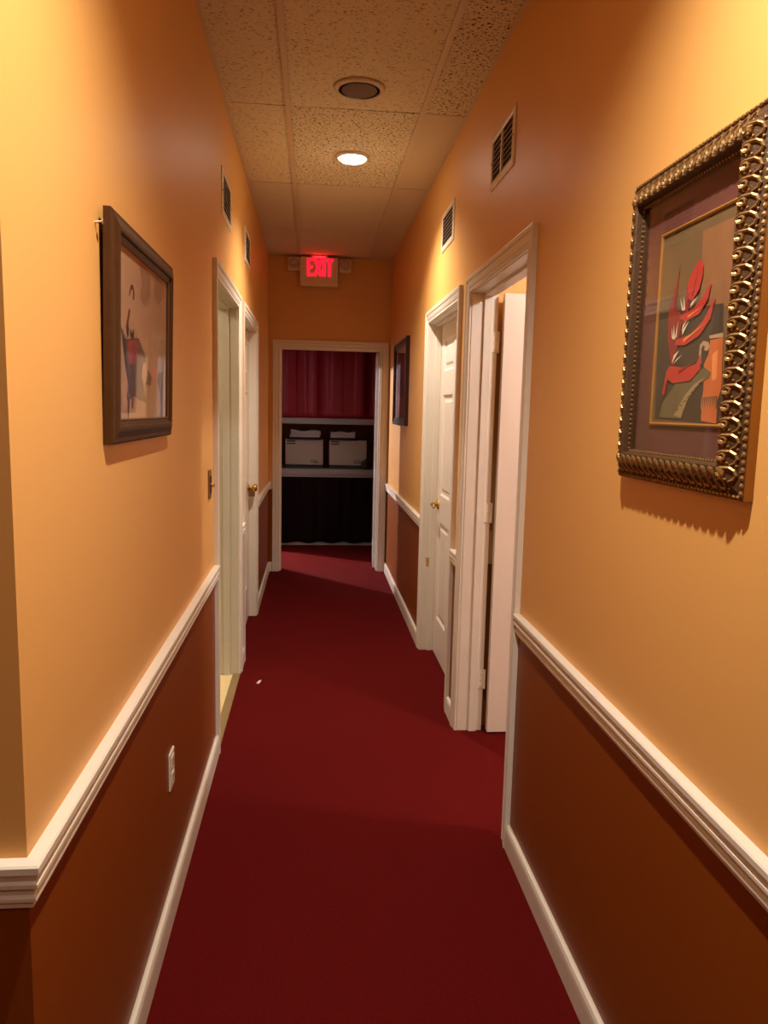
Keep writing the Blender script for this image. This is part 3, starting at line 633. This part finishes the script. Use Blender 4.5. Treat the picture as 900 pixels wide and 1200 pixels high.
m = MB(); m.box(AX0, AX1, CY+.055, CY+.075, 0, .075, 0, .003); tag(m.build('baseboard_closet', TRIMG), 'white strip glimpsed beneath the dark lower curtain', 'baseboard', kind='structure')
CABF = mat('cabinet_door_cream', srgb(168, 160, 148), .4, var=.02); CABB = mat('cabinet_body_grey', srgb(84, 82, 78), .5); CABK = mat('cabinet_slot_black', srgb(12, 10, 10), .6); MATG = mat('dark_green_mat', srgb(40, 48, 46), .5)
def cabinet(x0, label):
    r = empty('towel_cabinet', (x0+.21, CY+.02, .862), label, 'towel cabinet', 'towel warming cabinets on the closet counter')
    m = MB(); m.box(-.207, .207, .014, .30, .030, .318, 0, .010); m.build('body', CABB, r)
    m = MB(); m.box(-.209, .209, 0, .014, .036, .318, 0, .006); d_ = m.build('door', CABF, r)
    for z in (.296, .270):
        m = MB(); m.box(-.192, -.100, -.0015, .001, z-.006, z+.006, 0, .001); m.build('handle_slot', CABK, d_)
    m = MB()
    # cursive word: E l i t e
    def cur(pts): m.tube([(.062+px*.0105, -.0022, .058+pz*.0105) for px, pz in pts], .0020, 5)
    cur([(2.6, 3.2), (1.9, 3.6), (1.1, 3.2), (1.3, 2.3), (2.0, 2.0), (.9, 1.6), (.3, .7), (.9, 0), (2.0, .1), (3.0, .9), (4.0, 2.6), (4.4, 3.5), (4.0, 3.6), (3.6, 2.2), (3.5, .5), (3.9, 0), (4.6, .6), (5.1, 1.5), (4.9, .4), (5.3, 0), (5.9, .5), (6.5, 1.8), (6.9, 3.0), (6.4, 1.2), (6.3, .3), (6.7, 0), (7.4, .5), (8.2, 1.2), (8.1, 1.6), (7.6, 1.4), (7.4, .5), (7.9, 0), (8.8, .5)])
    cur([(5.9, 2.2), (7.6, 2.4)]); cur([(5.35, 2.35), (5.4, 2.5)])
    tag(m.build('lettering', CABK, d_), 'black cursive word Elite')
    m = MB(); m.box(-.202, .202, .004, .30, 0, .030, 0, .004); m.build('base', MATG, r)
    r.location.x = x0+.21
    return r
cabinet(-.306, 'left cream-fronted towel cabinet on the closet counter')
cabinet(.180, 'right cream-fronted towel cabinet on the closet counter')
def tray(x0, x1, label):
    m = MB(); m.box(x0, x1, CY+.05, CY+.28, 1.1805, 1.190); m.sweep([(x0, CY+.05), (x0, CY+.28), (x1, CY+.28), (x1, CY+.05)], [(0, 1.1805), (0, 1.204), (.006, 1.204), (.006, 1.1805)], closed=True)
    tag(m.build('tray', CABK), label, 'tray', 'black trays on the towel cabinets')
tray(-.285, .085, 'flat black tray on top of the left towel cabinet'); tray(.190, .500, 'flat black tray on top of the right towel cabinet')
TOW = mat('white_towel_terry', srgb(176, 166, 168), .95, var=.08, scale=60, bump=.8, bscale=300, spec=.1, sheen=.2)
def towel(x0, x1, z0, hgt, label, seed):
    rnd = random.Random(seed); m = MB(); y0, y1 = CY+.062, CY+.245; nl = 3
    for l in range(nl):
        nx, ny = 18, 5; zb = z0+l*hgt/nl; zt = zb+hgt/nl*.97; e = rnd.uniform(-.008, .008)
        vs = []; top = []
        for i in range(nx+1):
            u = i/nx; x = x0+e+(x1-x0)*u; wob = .006*math.sin(3*PI*u+seed)*(l+1)/nl - (.010*(l)/nl*math.sin(PI*u))
            for j in range(9):
                a = j/8*PI  # rounded fold facing the viewer
                yy = y0-.006*math.sin(a)*1.3+.004*math.sin(7*u+seed+l); zz = zb+(zt-zb)*(1-math.cos(a))/2+wob*(zb-z0+hgt/nl*(1-math.cos(a))/2)/hgt
                vs.append((x, yy, zz))
            vs.append((x, y1, zt+wob*(zt-z0)/hgt)); vs.append((x, y1, zb+wob*(zb-z0)/hgt))
        K_ = 11; fs = [(i*K_+j, i*K_+(j+1) % K_, (i+1)*K_+(j+1) % K_, (i+1)*K_+j) for i in range(nx) for j in range(K_)]
        fs.append(tuple(range(K_))); fs.append(tuple(nx*K_+j for j in range(K_)))
        m.add(vs, fs)
    tag(m.build('folded_towel', TOW, smooth=True), label, 'towel', 'folded white towels on the cabinets')
towel(-.250, .078, 1.2045, .078, 'folded white towel on the left towel cabinet', 1); towel(.198, .470, 1.2045, .070, 'folded white towel on the right towel cabinet', 4)
# small black pot in front of the right cabinet
r = empty('coffee_pot', (.60, CY+.035, .862), 'small black lidded pot in front of the right towel cabinet corner', 'pot')
m = P_(r); m.T = Matrix.Identity(4)
m.lathe([(0, 0), (.052, 0), (.060, .010), (.062, .040), (.055, .075), (.046, .088), (0, .088)], 24); m.build('body', CABK, r, True)
m = MB(); m.lathe([(.048, .088), (.050, .092), (.030, .100), (.008, .102), (.008, .112), (0, .114)], 24); m.build('lid', CABK, r, True)
m = MB(); m.lathe([(.047, .086), (.0535, .089), (.047, .092)], 24); tag(m.build('rim', CHROME, r, True), 'bright metal rim')
m = MB(); m.tube([(.05, 0, .075), (.082, -.002, .070), (.084, 0, .040), (.056, 0, .022)], .007, 8); m.build('handle', CABK, r, True)
for ch in [x for x in bpy.data.objects if x.parent == r]: ch.location = (0, -.0, 0)
r.location = (.585, CY+.048, .862); r.scale = (.8, .8, 1)
r.location.y = CY-.012+.052
for c_ in [o for o in bpy.data.objects if o.name.startswith('towel_cabinet') and not o.parent]: c_.location.y = CY+.105
# scrap on the carpet
m = MB(); m.add([(-.013, -.02, .001), (.004, -.024, .003), (.013, .018, .008), (-.003, .022, .002), (-.012, -.018, .0), (.004, -.022, .0), (.012, .018, .0), (-.003, .02, .0)], [(0,1,2,3),(4,5,6,7),(0,1,5,4),(1,2,6,5),(2,3,7,6),(3,0,4,7)])
o = m.build('paper_scrap', PLAS); o.location = (-.285, 4.06, .001); tag(o, 'tiny white scrap lying on the red carpet near the left doorway', 'scrap')
# ---------------------------------------------------------------- lamps of the side rooms
def room_lamp(loc, label, e, col, rad):
    r = empty('room_lamp', loc, label, 'ceiling lamp')
    m = MB(); m.lathe([(0, -.07), (.07, -.06), (.12, -.02), (.13, 0), (0, 0)], 24); m.build('shade', emis('room_lamp_shade', (*col, 1), 1.5), r, True)
    L = bpy.data.lights.new('room_bulb', 'POINT'); L.energy = e; L.color = col; L.shadow_soft_size = rad
    o = bpy.data.objects.new('room_bulb', L); C.objects.link(o); o.parent = r; o.location = (0, 0, -.12); return r
room_lamp((-2.15, 9.15, 2.499), 'ceiling lamp of the room left of the closet', SIDE_W, (1.0, .92, .98), .03)
room_lamp((1.75, 2.2, 2.599), 'ceiling lamp of the room behind the open right door', ROOM_W, (1.0, .97, .95), .06)
room_lamp((-1.4, 3.3, 2.599), 'ceiling lamp of the tiled left room', TILE_W, (1.0, .88, .70), .06)
